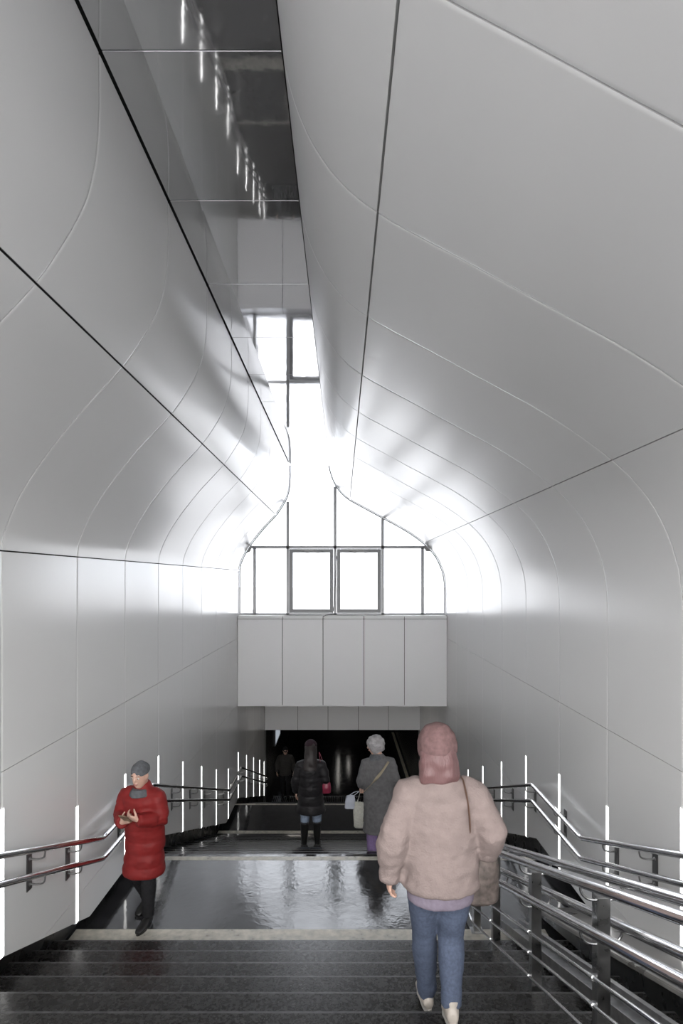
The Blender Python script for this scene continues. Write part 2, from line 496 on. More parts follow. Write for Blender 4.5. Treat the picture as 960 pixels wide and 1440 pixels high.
# ------------------------------------------------------------------ bulkhead over the lower landing
bm = bmesh.new()
xs = [-W, (397 - VX) * ZB / F, (454 - VX) * ZB / F, (511.5 - VX) * ZB / F, (568.5 - VX) * ZB / F, W]
for a, b in zip(xs, xs[1:]):
    box(bm, a + 0.007, b - 0.007, ZB, ZB + 0.03, zz(2.963), zz(0.94), 0.003)
    box(bm, a + 0.007, b - 0.007, ZB - 0.012, ZW + 0.1, zz(0.93), zz(0.855), 0.004)
wb = structure(from_bm('wall_back', bm, M['flat_panel']))
bm = bmesh.new()
box(bm, -W, W, ZB + 0.032, ZW + 0.25, zz(2.94), zz(0.88))
from_bm('backing', bm, M['backing'], wb)
bm = bmesh.new()
box(bm, -WS, WS, ZW + 0.25, ZE + 0.12, zz(2.963), zz(2.7))
structure(from_bm('ceiling_passage', bm, M['flat_panel']))
for x, lb in ((-1.2, 'added unseen square lamp in the soffit behind the bulkhead, left side'), (1.2, 'added unseen square lamp in the soffit behind the bulkhead, right side')):  # unseen lamps, a guess added to brighten the lintel and side walls
    t = thing('ceiling_lamp', lb, 'lamp', (x, 15.6, zz(2.963)))
    bm = bmesh.new(); box(bm, -0.32, 0.32, -0.32, 0.32, -0.03, 0, 0.004); from_bm('lamp_housing', bm, M['dark_steel'], t)
    bm = bmesh.new(); box(bm, -0.30, 0.30, -0.30, 0.30, -0.036, -0.0305); from_bm('lamp_diffuser', bm, M['soffit_fill'], t)
bm = bmesh.new()
xs = [-W] + [(x - VX) * ZE / F for x in (372, 418.5, 461, 503.5, 546, 590.5)] + [W]
xs = [(x - VX) * ZE / F for x in (372, 418.5, 461, 503.5, 546, 590.5)]
for a, b in zip(xs, xs[1:]):
    box(bm, a + 0.006, b - 0.006, ZE, ZE + 0.03, zz(4.75), zz(2.97), 0.003)
wl = structure(from_bm('wall_lintel', bm, M['flat_panel']))
bm = bmesh.new(); box(bm, -WS - 0.3, WS + 0.3, ZE + 0.032, ZE + 0.3, zz(4.74), zz(2.7)); from_bm('backing', bm, M['backing'], wl)
# dark passage beyond
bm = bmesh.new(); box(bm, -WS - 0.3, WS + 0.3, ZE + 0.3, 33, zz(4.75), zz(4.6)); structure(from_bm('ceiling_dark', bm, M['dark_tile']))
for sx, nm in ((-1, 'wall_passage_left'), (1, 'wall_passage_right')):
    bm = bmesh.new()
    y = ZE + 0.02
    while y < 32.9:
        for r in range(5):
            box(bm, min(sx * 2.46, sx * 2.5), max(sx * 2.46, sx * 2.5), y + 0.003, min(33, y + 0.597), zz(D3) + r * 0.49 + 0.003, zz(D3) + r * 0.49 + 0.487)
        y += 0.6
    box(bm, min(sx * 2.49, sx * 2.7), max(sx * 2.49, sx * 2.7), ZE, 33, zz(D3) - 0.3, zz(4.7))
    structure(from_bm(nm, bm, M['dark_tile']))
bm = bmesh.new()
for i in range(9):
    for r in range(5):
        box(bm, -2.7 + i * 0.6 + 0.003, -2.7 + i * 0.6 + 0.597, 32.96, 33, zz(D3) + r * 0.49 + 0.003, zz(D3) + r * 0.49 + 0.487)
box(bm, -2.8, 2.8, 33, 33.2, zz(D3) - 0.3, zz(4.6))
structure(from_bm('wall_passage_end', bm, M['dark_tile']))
# dark metal end trims of the white cladding
for sx in (-1, 1):
    bm = bmesh.new()
    box(bm, min(sx * 2.40, sx * 2.48), max(sx * 2.40, sx * 2.48), ZE + 0.005, ZE + 0.06, zz(D3), zz(4.75), 0.003)
    structure(from_bm('trim_1' if sx < 0 else 'trim_2', bm, M['dark_steel']))
# pale board on the passage wall
t = thing('poster_board', 'pale lit board on the left wall of the dark passage, partly hidden by the lintel', 'board', (-2.46, 20.5, zz(6.0)))
bm = bmesh.new(); box(bm, 0.0, 0.05, 0, 1.6, 0, 1.0, 0.004); from_bm('board', bm, M['poster'], t)
bm = bmesh.new()
for y0, y1, z0, z1 in ((-0.03, 1.63, -0.03, 0), (-0.03, 1.63, 1.0, 1.03), (-0.03, 0, 0, 1.0), (1.6, 1.63, 0, 1.0)): box(bm, 0.002, 0.06, y0, y1, z0, z1)
from_bm('board_frame', bm, M['dark_steel'], t)
for x, y0, y1, lb in ((-0.2, 26.2, 30.4, 'long narrow ceiling lamp in the dark passage, over its middle'), (0.32, 28.0, 30.0, 'short narrow ceiling lamp in the dark passage, right of the long one'),
                      (-1.2, 18.25, 20.6, 'added unseen lamp just inside the dark passage, over the person in the dark cap')):  # this last lamp is invented, added to light the person and floor
    t = thing('ceiling_lamp', lb, 'lamp', (x, y0, zz(4.75)))
    bm = bmesh.new(); box(bm, -0.05, 0.05, 0, y1 - y0, -0.04, 0, 0.004); from_bm('lamp_housing', bm, M['dark_steel'], t)
    bm = bmesh.new(); box(bm, -0.03, 0.03, 0.03, y1 - y0 - 0.03, -0.046, -0.0405); from_bm('lamp_diffuser', bm, M['dim_lamp'], t)
# drain grate at the foot of the last flight
t = thing('drain_grate', 'dark slotted drain grate across the floor at the foot of the last stair flight', 'grate', (0, 18.22, zz(D3)))
bm = bmesh.new()
for i in range(75): box(bm, -2.25 + i * 0.06, -2.25 + i * 0.06 + 0.024, 0.02, 0.50, 0.002, 0.022)
from_bm('grate_bars', bm, M['post_steel'], t)
bm = bmesh.new()
for y in (0.0, 0.50): box(bm, -2.27, 2.27, y, y + 0.02, 0.0, 0.024)
from_bm('grate_frame', bm, M['dark_steel'], t)
# dotted tactile line on the passage floor
t = thing('tactile_strip', 'pale dotted guide line along the dark passage floor, right of the grey-coated person', 'floor strip', (2.30, 0, zz(D3)))
bm = bmesh.new()
for i in range(40): box(bm, 0.0, 0.11, 20.2 + i * 0.16, 20.2 + i * 0.16 + 0.12, 0.0, 0.006)
from_bm('strip_tiles', bm, principled('tactile_tile', (0.62, 0.57, 0.46), 0.5), t)

# ------------------------------------------------------------------ window over the bulkhead
def top_of(x, prof):
    best = -1e9
    for p, q in zip(prof, prof[1:]):
        a, b = (p, q) if p.x <= q.x else (q, p)
        if a.x - 1e-9 <= x <= b.x + 1e-9 and b.x - a.x > 1e-9:
            best = max(best, a.z + (b.z - a.z) * (x - a.x) / (b.x - a.x))
    return best
def ztop(x):
    if PL[-1].x <= x <= PR[-1].x: return ZMIR
    return top_of(x, PL if x < 0 and x < PL[-1].x + 1e-6 else PR)
win = structure(bpy.data.objects.new('window_1', None)); COL.objects.link(win)
sill = zz(0.855)
tr = CAMZ + (VY - 769.5) * K
mx = [(x - VX) * K for x in (357.5, 404.3, 471, 538, 594.3)]
fw = 0.072
bm = bmesh.new()
def bar(x0, x1, z0, z1, d=0.06): box(bm, x0, x1, ZW + 0.02, ZW + 0.02 + d, z0, z1, 0.003)
for i, x in enumerate(mx):
    zt = tr if i in (0, 4) else min(ztop(x - fw / 2), ztop(x + fw / 2)) - 0.005
    if i == 1: zt = ztop(x - fw / 2 - 0.03) - 0.01
    bar(x - fw / 2, x + fw / 2, sill, zt)
bar((350.5 - VX) * K, (604 - VX) * K, tr - fw / 2, tr + fw / 2, 0.055)
bar(-W + 0.03, W - 0.03, sill, sill + 0.045, 0.065)
from_bm('frame', bm, M['frame'], win)
bm = bmesh.new()
out = PL + [Vector((PL[-1].x, 0, ZMIR)), Vector((PR[-1].x, 0, ZMIR))] + PR[::-1]
cen = Vector((0, 0, CAMZ + 0.5))
nmL = normals_of(PL, -1); nmR = normals_of(PR, 1)
for pr, nm in ((PL, nmL), (PR, nmR)):
    keep = [i for i in range(len(pr)) if pr[i].z > sill + 0.01]
    pr2 = [Vector((pr[0].x, 0, sill))] + [pr[i] for i in keep]; nm2 = [nm[keep[0]]] + [nm[i] for i in keep]
    ring = []
    for p, n in zip(pr2, nm2):
        ring.append([bm.verts.new((p.x + n.x * o, y, p.z + n.z * o)) for o, y in ((0.0, ZW + 0.006), (0.028, ZW + 0.006), (0.028, ZW + 0.06), (0.0, ZW + 0.06))])
    for a, b in zip(ring, ring[1:]):
        for k in range(4): bm.faces.new((a[k], a[(k + 1) % 4], b[(k + 1) % 4], b[k]))
from_bm('arch_frame', bm, M['frame'], win)
bm = bmesh.new()
for pts in (((-136, 36), (-128.5, 47), (-128.5, 41), (-130, 38)), ((126.8, 38), (117.0, 48.2), (114, 46), (118, 39))):
    a = [bm.verts.new((x * K, ZW + 0.01, CAMZ + z * K)) for x, z in pts]; b = [bm.verts.new((x * K, ZW + 0.07, CAMZ + z * K)) for x, z in pts]
    for i in range(4): bm.faces.new((a[i], a[(i + 1) % 4], b[(i + 1) % 4], b[i]))
    bm.faces.new(a); bm.faces.new(b[::-1])
from_bm('corner_gusset', bm, M['dark_steel'], win)
def pane(x0, x1, z0, zfun, parent=win, y=ZW + 0.05, name='pane', th=0.006):
    bm = bmesh.new(); n = 24
    lo = [bm.verts.new((x0 + (x1 - x0) * i / n, y, z0)) for i in range(n + 1)]
    hi = [bm.verts.new((x0 + (x1 - x0) * i / n, y, max(z0 + 0.001, zfun(x0 + (x1 - x0) * i / n)))) for i in range(n + 1)]
    for i in range(n): bm.faces.new((lo[i], lo[i + 1], hi[i + 1], hi[i]))
    return from_bm(name, bm, M['glass'], parent)
pane(PL[0].x + 0.01, mx[0], sill + 0.03, lambda x: min(tr, ztop(x)))
pane(mx[0], mx[1], sill + 0.03, lambda x: tr)
pane(mx[3], mx[4], sill + 0.03, lambda x: tr)
pane(mx[4], PR[0].x - 0.01, sill + 0.03, lambda x: min(tr, ztop(x)))
pane((351 - VX) * K, mx[1], tr, ztop)
pane(mx[1], mx[2], tr, lambda x: ztop(x) if x > PL[-1].x else ZMIR)
pane(mx[2], mx[3], tr, ztop)
pane(mx[3], (603 - VX) * K, tr, ztop)
for i, (x0, x1) in enumerate(((mx[1], mx[2]), (mx[2], mx[3]))):
    bm = bmesh.new()
    a0, a1 = x0 + fw / 2 + 0.006, x1 - fw / 2 - 0.006; z0, z1 = sill + 0.05, tr - fw / 2 - 0.006; f = 0.085
    for c in ((a0, a0 + f, z0, z1), (a1 - f, a1, z0, z1), (a0 + f, a1 - f, z0, z0 + f), (a0 + f, a1 - f, z1 - f, z1)):
        box(bm, c[0], c[1], ZW - 0.012, ZW + 0.05, c[2], c[3], 0.004)
    s = from_bm('sash', bm, M['sash'], win)
    pane(a0 + f, a1 - f, z0 + f, lambda x: z1 - f, s, ZW + 0.03)
    bm = bmesh.new(); box(bm, a0 + 0.25, a0 + 0.62, ZW - 0.035, ZW - 0.012, z1 - 0.05, z1 - 0.015, 0.004)
    c = Vector((a0 + 0.3, ZW - 0.03, z1 - 0.05)); pts = [c + Vector((0.5 * k / 8, 0.0, -0.06 * sin(pi * k / 8))) for k in range(9)]
    pipe(bm, pts, 0.006, 8, (0, 1, 0))
    from_bm('opener', bm, M['dark_steel'], s)
# cable hanging over the ledge from the window opener
pts = [Vector(p) for p in ((mx[2], ZW - 0.02, tr - 0.03), (mx[2] + 0.04, ZW - 0.05, tr - 0.20), (mx[2] - 0.02, ZW - 0.05, sill + 0.3), (mx[2] - 0.05, ZW - 0.04, sill + 0.03), (mx[2] - 0.22, ZB - 0.02, sill + 0.01), ((454 - VX) * ZB / F, ZB - 0.02, sill - 0.02), ((454 - VX) * ZB / F, ZB - 0.012, zz(1.2)))]
bm = bmesh.new(); pipe(bm, fillet(pts, 0.08), 0.006, 8, (0, 1, 0))
tag(from_bm('cable', bm, M['dark_steel'], smooth=True), 'thin dark cable drooping from the casement over the bulkhead ledge', 'cable')

# ground outside both ends
bm = bmesh.new(); box(bm, -60, 60, ZW + 0.3, 120, zz(1.8) - 0.2, zz(1.8)); structure(from_bm('ground_far', bm, M['pavement']))
bm = bmesh.new(); box(bm, -60, 60, -60, YN - 0.03, zz(D0) - 0.2, zz(D0)); structure(from_bm('ground_near', bm, M['asphalt']))

# ------------------------------------------------------------------ light strips in the panel joints
ordn = ['nearest the camera', 'second from the camera', 'third from the camera', 'fourth from the camera', 'fifth from the camera', 'sixth from the camera',
        'seventh from the camera', 'eighth from the camera', 'ninth from the camera', 'tenth from the camera', 'eleventh from the camera', 'twelfth from the camera', 'thirteenth and last before the passage']
def light_strip(side, y, label, group):
    zb = bottom(y); h = 1.06
    r = thing('light_strip', label, 'light strip', (side * W, y, zb), 0, group)
    bm = bmesh.new()
    box(bm, -0.004 if side > 0 else -0.028, 0.028 if side > 0 else 0.004, -0.024, 0.024, 0.002, h, 0.002)
    for v in bm.verts: v.co.x *= 1.0
    bm2 = bm
    from_bm('diffuser', bm2, M['led'], r)
    bm = bmesh.new()
    for yy in (-0.028, 0.028):
        box(bm, min(side * -0.003, side * 0.03), max(side * -0.003, side * 0.03), yy - 0.0035, yy + 0.0035, 0.0, h + 0.006)
    from_bm('channel', bm, M['flat_panel'], r)
for k in range(13):
    y = SEAM0 + SEAMD * k if k < 12 else 17.72
    light_strip(-1, y, 'upright white light strip set in the left wall, ' + ordn[k], 'light strips in the left wall')
for k in range(9):
    light_strip(1, SEAM0 + SEAMD * k, 'upright white light strip set in the right wall, ' + ordn[k], 'light strips in the right wall')

# ------------------------------------------------------------------ wall handrails
HX = 2.305
def rail_z(y, off):
    pts = [(0.9, 2.502 - SL * (5.487 - 0.9)), (5.487, 2.502), (6.907, 2.502), (11.6, 4.312), (12.99, 4.312), (17.75, 6.19)]
    for (a, b), (c, d) in zip(pts, pts[1:]):
        if y <= c: return zz(b + (d - b) * (y - a) / (c - a) + off)
    return zz(pts[-1][1] + off)
def wall_handrail(side, label, ys):
    r = thing('wall_handrail', label, 'handrail', (side * HX, 0, 0), 0, None)
    for off, nm in ((0.0, 'upper_rail'), (0.195, 'lower_rail')):
        bm = bmesh.new()
        pts = [Vector((0, y, rail_z(y, off))) for y in (0.9, 5.487, 6.907, 11.6, 12.99, 17.75)]
        pts += [Vector((side * 0.03, 17.83, rail_z(17.75, off) - 0.03)), Vector((side * 0.13, 17.85, rail_z(17.75, off) - 0.04))]
        pipe(bm, fillet(pts, 0.035), 0.0245, 18)
        from_bm(nm, bm, M['steel'], r, smooth=True, angle=50)
    for y in ys:
        zu = rail_z(y, 0.0); zl = rail_z(y, 0.195)
        bm = bmesh.new()
        dx = side * (W - HX)
        # slanted plate on the wall
        c = (zu + zl) / 2 - 0.075
        s = -SL * 0 
        vs = []
        for xx in (dx - side * 0.008, dx - side * 0.0005):
            vs.append([bm.verts.new((xx, y - 0.035, c - 0.155)), bm.verts.new((xx, y + 0.035, c - 0.155)), bm.verts.new((xx, y + 0.035, c + 0.155)), bm.verts.new((xx, y - 0.035, c + 0.155))])
        bm.faces.new(vs[0]); bm.faces.new(vs[1][::-1])
        for k in range(4): bm.faces.new((vs[0][k], vs[0][(k + 1) % 4], vs[1][(k + 1) % 4], vs[1][k]))
        pl = from_bm('bracket_plate', bm, M['dark_steel'], r)
        for z in (zu, zl):
            bm = bmesh.new()
            pts = [(dx - side * 0.006, y, z - 0.085), (dx * 0.45, y, z - 0.088), (dx * 0.06, y, z - 0.075), (0, y, z - 0.018)]
            pipe(bm, fillet(pts, 0.05), 0.007, 10, (0, 1, 0))
            ellipsoid(bm, (dx - side * 0.01, y, z - 0.085), (0.006, 0.016, 0.016), None, 12, 6)
            from_bm('bracket_arm', bm, M['post_steel'], pl, smooth=True, angle=50)
YB = [2.4, 3.4, 4.42, 5.04, 6.2, 7.17, 8.12, 9.1, 10.06, 11.1, 11.66, 13.4, 14.9, 16.4, 17.6]
wall_handrail(-1, 'double steel tube handrail along the left wall, behind the person in red', YB)
wall_handrail(1, 'double steel tube handrail along the right wall, above the stone kerb', YB)

# ------------------------------------------------------------------ railing in the stairs
RX = 1.31
def ground(y):
    return H0 + SL * y if y < 5.547 else D1
YEND = 6.25
rl = thing('stair_railing', 'free-standing steel railing on square posts with paired tubes, right of the person in pink', 'railing', (RX, 0, 0))
def rline(h):
    return [Vector((0, y, zz(ground(y)) + h)) for y in (1.0, 5.547, YEND)]
for h, nm, r in ((0.868, 'top_rail', 0.026), (0.645, 'middle_rail', 0.026)):
    for sx in (-1, 1):
        bm = bmesh.new(); pts = [p + Vector((sx * 0.105, 0, 0)) for p in rline(h)]
        pipe(bm, fillet(pts, 0.05), r, 18); ellipsoid(bm, pts[-1], (r, r * 0.6, r), None, 18, 8)
        from_bm(nm, bm, M['steel'], rl, smooth=True, angle=50)
for h in (0.385, 0.245, 0.085):
    bm = bmesh.new(); pts = [p + Vector((-0.043, 0, 0)) for p in rline(h)]
    pipe(bm, fillet(pts, 0.03), 0.0105, 12)
    for y in (1.88, 2.88, 3.865, 4.86):
        z = zz(ground(y)) + h; d = Vector((0, 1, -SL)).normalized()
        pipe(bm, [Vector((-0.043, y, z)) - d * 0.016, Vector((-0.043, y, z)) + d * 0.016], 0.0135, 12)
        pipe(bm, [Vector((-0.043, y, z)), Vector((-0.030, y, z))], 0.007, 10, (0, 1, 0))
    from_bm('lower_bar', bm, M['steel'], rl, smooth=True, angle=50)
posts = [1.88, 2.88, 3.865, 4.86, 5.545, 6.2]
for y in posts:
    g = zz(ground(y)); k = math.ceil((y - Z0B) / TREAD - 1e-6)
    tread = zz(D0 + RISE1 * max(0, min(14, k))) if y < Z1 else zz(D1)
    bm = bmesh.new(); t = 0.033
    box(bm, -t, t, y - t, y + t, tread, g + 0.805, 0.003)
    po = from_bm('post', bm, M['post_steel'], rl)
    bm = bmesh.new(); box(bm, -0.06, 0.06, y - 0.055, y + 0.055, tread + 0.0005, tread + 0.008, 0.002)
    for sx in (-1, 1):
        ellipsoid(bm, (sx * 0.047, y - 0.04, tread + 0.010), (0.008, 0.008, 0.006), None, 10, 6)
    from_bm('foot_plate', bm, M['post_steel'], po)
    for h in (0.868, 0.645):
        bm = bmesh.new(); z = g + h
        arc = [V((-0.105 + 0.062 * (1 - cos(q)), y, z - 0.028 - 0.062 * sin(q))) for q in [pi / 2 * k / 8 for k in range(9)]]
        pts = [V((-0.105, y, z - 0.01))] + arc + [V((-q.x, q.y, q.z)) for q in arc[::-1]] + [V((0.105, y, z - 0.01))]
        pipe(bm, pts, 0.0075, 10, (0, 1, 0))
        from_bm('rail_bracket', bm, M['steel'], po, smooth=True, angle=50)


# ------------------------------------------------------------------ people
M['skin'] = principled('skin', (0.52, 0.33, 0.26), 0.5, noise_scale=20, noise_amt=0.08)
M['eye'] = principled('eye_white', (0.6, 0.6, 0.58), 0.2)
M['iris'] = principled('iris', (0.03, 0.02, 0.015), 0.15)
M['lips'] = principled('lips', (0.36, 0.14, 0.13), 0.45)
M['pink_fleece'] = cloth('pink_fleece', (0.20, 0.160, 0.152), 90, 0.7, 0.95, 0.06, 0.006)
M['lilac'] = cloth('lilac_cloth', (0.17, 0.145, 0.185), 200, 0.2)
M['pink_wool'] = cloth('pink_wool', (0.14, 0.085, 0.085), 150, 0.6, 0.95, 0.2)
M['denim'] = cloth('blue_denim', (0.068, 0.085, 0.13), 260, 0.3, 0.85, 0.2)
M['pale_denim'] = cloth('pale_denim', (0.22, 0.27, 0.36), 260, 0.3, 0.85, 0.2)
M['cream_shoe'] = principled('cream_shoe', (0.42, 0.38, 0.34), 0.6, noise_scale=20, noise_amt=0.1)
M['sole'] = principled('pale_sole', (0.5, 0.48, 0.45), 0.7)
M['red_coat'] = cloth('red_padded_cloth', (0.18, 0.014, 0.014), 60, 0.25, 0.6, 0.12)
M['grey_knit'] = cloth('grey_knit', (0.10, 0.105, 0.115), 160, 0.7, 0.95, 0.2)
M['black_cloth'] = cloth('black_cloth', (0.014, 0.014, 0.016), 120, 0.3, 0.8, 0.3)
M['black_coat'] = cloth('black_padded_cloth', (0.016, 0.015, 0.017), 60, 0.25, 0.5, 0.2)
M['black_leather'] = principled('black_leather', (0.012, 0.012, 0.012), 0.35, bump=0.15, bump_scale=60)
M['dark_hair'] = principled('dark_hair', (0.018, 0.013, 0.013), 0.5, bump=0.6, bump_scale=40, bump_dist=0.006, stretch=(4, 4, 0.5))
M['grey_coat'] = cloth('grey_wool_coat', (0.115, 0.113, 0.118), 90, 0.4, 0.95, 0.15)
M['grey_fur'] = cloth('pale_grey_fur', (0.32, 0.31, 0.32), 70, 1.0, 0.95, 0.25, 0.01)
M['purple'] = cloth('purple_cloth', (0.20, 0.14, 0.28), 200, 0.3)
M['brown_shoe'] = principled('brown_shoe', (0.12, 0.07, 0.05), 0.5)
M['plum_knit'] = cloth('plum_knit', (0.03, 0.017, 0.023), 150, 0.6)
M['red_bag'] = principled('crimson_leather', (0.22, 0.02, 0.05), 0.4, bump=0.1, bump_scale=60)
M['cream_bag'] = cloth('cream_canvas', (0.42, 0.42, 0.38), 180, 0.3)
M['blue_bag'] = cloth('pale_blue_plastic', (0.42, 0.45, 0.52), 30, 0.3, 0.4)
M['brown_bag'] = principled('brown_bag', (0.075, 0.060, 0.054), 0.75, noise_scale=26, noise_amt=0.45, bump=0.4, bump_scale=60)
M['tan'] = principled('tan_strap', (0.26, 0.22, 0.16), 0.6)
M['phone'] = principled('phone_glass', (0.02, 0.02, 0.022), 0.12)
M['tan_case'] = principled('tan_phone_case', (0.20, 0.14, 0.09), 0.55, noise_scale=30, noise_amt=0.4)

def lerp(a, b, t): return a * (1 - t) + b * t

def head_geo(bm, mt):
    """skull, jaw, nose, brow and ears; local origin at the chin, face towards +y"""
    b = bmesh.new()
    rings = [((0, .045, -.002), .022, .022), ((0, .036, .012), .040, .046), ((0, .022, .035), .055, .068), ((0, .010, .065), .063, .084), ((0, .002, .095), .069, .093),
             ((0, -.003, .125), .0735, .098), ((0, -.007, .155), .0745, .0985), ((0, -.010, .182), .067, .090), ((0, -.012, .204), .050, .068), ((0, -.012, .219), .026, .036), ((0, -.012, .224), .006, .008)]
    tube(b, rings, (1, 0, 0), 24)
    tube(b, [((0, .088, .128), .008, .006), ((0, .098, .108), .010, .010), ((0, .108, .090), .014, .014), ((0, .104, .080), .015, .010)], (1, 0, 0), 12)   # nose
    tube(b, [((-.045, .080, .137), .010, .009), ((0, .092, .139), .010, .009), ((.045, .080, .137), .010, .009)], (0, 0, 1), 10)                        # brow
    tube(b, [((-.022, .082, .056), .006, .006), ((0, .093, .055), .008, .007), ((.022, .082, .056), .006, .006)], (0, 0, 1), 10)                        # mouth mound
    for sx in (-1, 1):
        ellipsoid(b, (sx * .078, -.008, .105), (.010, .019, .032), Matrix.Rotation(sx * radians(15), 3, 'Z'), 14, 10)
    bmesh.ops.transform(b, matrix=mt, verts=b.verts)
    me = bpy.data.meshes.new('t'); b.to_mesh(me); b.free(); bm.from_mesh(me); bpy.data.meshes.remove(me)

def hand_mesh(wrist, direction, palm, curl, thumb_sign, s=1.0):
    """palm and five fingers fused; direction = along the hand, palm = the way the palm faces"""
    d = V(direction).normalized(); n = V(palm); n = (n - d * n.dot(d)).normalized(); w = d.cross(n).normalized() * thumb_sign   # w points to the thumb
    w = w
    bm = bmesh.new(); W0 = V(wrist)
    def at(a, b, c): return W0 + (d * a + w * b + n * c) * s
    tube(bm, [(at(-.03, 0, 0), .026 * s, .020 * s), (at(.005, 0, 0), .030 * s, .018 * s), (at(.04, 0, 0), .040 * s, .016 * s), (at(.085, -.001, .0), .041 * s, .013 * s), (at(.097, -.001, .001), .034 * s, .009 * s)], w, 16)
    L = [.072, .080, .074, .058]; B = [.029, .010, -.010, -.028]
    for L_, b in zip(L, B):
        p = at(.080, b, 0); ang = 0.12 * curl; pts = [(p, .0092 * s, .0088 * s)]
        for k, fr in enumerate((.45, .31, .24)):
            ang += curl * (0.75, 0.95, 0.6)[k]
            dd = d * cos(ang) + n * sin(ang)
            m = p + dd * L_ * fr * 0.5 * s; p = p + dd * L_ * fr * s
            pts += [(m, (.0086 - k * .0006) * s, (.0082 - k * .0006) * s), (p, (.0086 - k * .0012) * s, (.0083 - k * .0012) * s)]
        tube(bm, pts, w, 10)
    p = at(.018, .024, .004); a = w * 0.75 + d * 0.62 + n * (.25 + .35 * curl); a.normalize()
    q = p + a * .040 * s; a2 = (d * .85 + w * .30 + n * (.2 + .7 * curl)).normalized(); r = q + a2 * .030 * s; e = r + (a2 + n * .3 * curl).normalized() * .024 * s
    tube(bm, [(p, .016 * s, .014 * s), (lerp(p, q, .5), .0135 * s, .012 * s), (q, .0115 * s, .0105 * s), (r, .010 * s, .009 * s), (e, .006 * s, .006 * s)], n, 12)
    return finish(bm, .0036, 3, .5)

def limb(bm, pts, n=16, side=(1, 0, 0)): tube(bm, pts, side, n)

def chain(a, b, c, ra, rb, rc, mid=None):
    """a limb through three joints with a full belly above and below the middle joint"""
    a, b, c = V(a), V(b), V(c)
    return [(a, ra, ra), (lerp(a, b, .35), ra * .97, ra * .97), (lerp(a, b, .8), lerp(ra, rb, .75), lerp(ra, rb, .75)), (b, rb, rb),
            (lerp(b, c, .3), rb * 1.02, rb * 1.04), (lerp(b, c, .75), lerp(rb, rc, .8), lerp(rb, rc, .8)), (c, rc, rc)]

class Pose: pass

def joints(hip_z=.86, sh_z=1.36, **kw):
    p = Pose()
    p.hipL, p.hipR = V((-.09, 0, hip_z)), V((.09, 0, hip_z))
    p.kneeL, p.kneeR = V((-.09, .02, .47)), V((.09, .02, .47))
    p.ankL, p.ankR = V((-.09, -.01, .085)), V((.09, -.01, .085))
    p.toeL, p.toeR = V((0, 1, 0)), V((0, 1, 0))
    p.shL, p.shR = V((-.175, 0, sh_z)), V((.175, 0, sh_z))
    p.elL, p.elR = V((-.235, -.03, 1.08)), V((.235, -.03, 1.08))
    p.wrL, p.wrR = V((-.25, .05, .84)), V((.25, .05, .84))
    p.chin = V((0, .01, sh_z + .09)); p.yaw = 0; p.pitch = 0; p.lean = 0.0
    for k, v in kw.items(): setattr(p, k, V(v) if isinstance(v, (tuple, list)) else v)
    return p

def body(root, p, hands):
    bm = bmesh.new()
    pelvis = (p.hipL + p.hipR) / 2; neck = (p.shL + p.shR) / 2
    tube(bm, [(pelvis + V((0, 0, -.09)), .10, .08), (pelvis, .16, .11), (lerp(pelvis, neck, .3), .135, .10), (lerp(pelvis, neck, .65), .155, .11), (lerp(pelvis, neck, .88), .150, .095), (neck + V((0, 0, .0)), .10, .07),
              (neck + V((0, .0, .06)), .058, .058), (lerp(neck + V((0, 0, .06)), p.chin + V((0, -.04, .05)), .6), .054, .056), (p.chin + V((0, -.03, .07)), .055, .058)], (1, 0, 0), 24)
    mt = Matrix.Translation(p.chin) @ Matrix.Translation((0, -.03, .05)) @ Matrix.Rotation(p.yaw, 4, 'Z') @ Matrix.Rotation(p.pitch, 4, 'X') @ Matrix.Translation((0, .03, -.05))
    head_geo(bm, mt)
    p.headm = mt
    for a, b, c in ((p.hipL, p.kneeL, p.ankL), (p.hipR, p.kneeR, p.ankR)): limb(bm, chain(a, b, c, .085, .055, .037))
    for an, to in ((p.ankL, p.toeL), (p.ankR, p.toeR)):
        tube(bm, [(an - to * .04 + V((0, 0, -.04)), .03, .03), (an + to * .05 + V((0, 0, -.04)), .035, .03), (an + to * .15 + V((0, 0, -.06)), .038, .018)], (1, 0, 0), 12)
    for a, b, c in ((p.shL, p.elL, p.wrL), (p.shR, p.elR, p.wrR)): limb(bm, chain(lerp(a, neck, .10) + V((0, 0, -.055)), b, c, .050, .040, .028), 14, (0, 1, 0))
    me = finish(bm, .0085, 4, .5)
    b2 = bmesh.new(); b2.from_mesh(me); bpy.data.meshes.remove(me)
    for h in hands:
        hm = hand_mesh(**h); b2.from_mesh(hm); bpy.data.meshes.remove(hm)
    me = bpy.data.meshes.new('body'); b2.to_mesh(me); b2.free()
    for q in me.polygons: q.use_smooth = True
    return link('body', me, M['skin'], root)

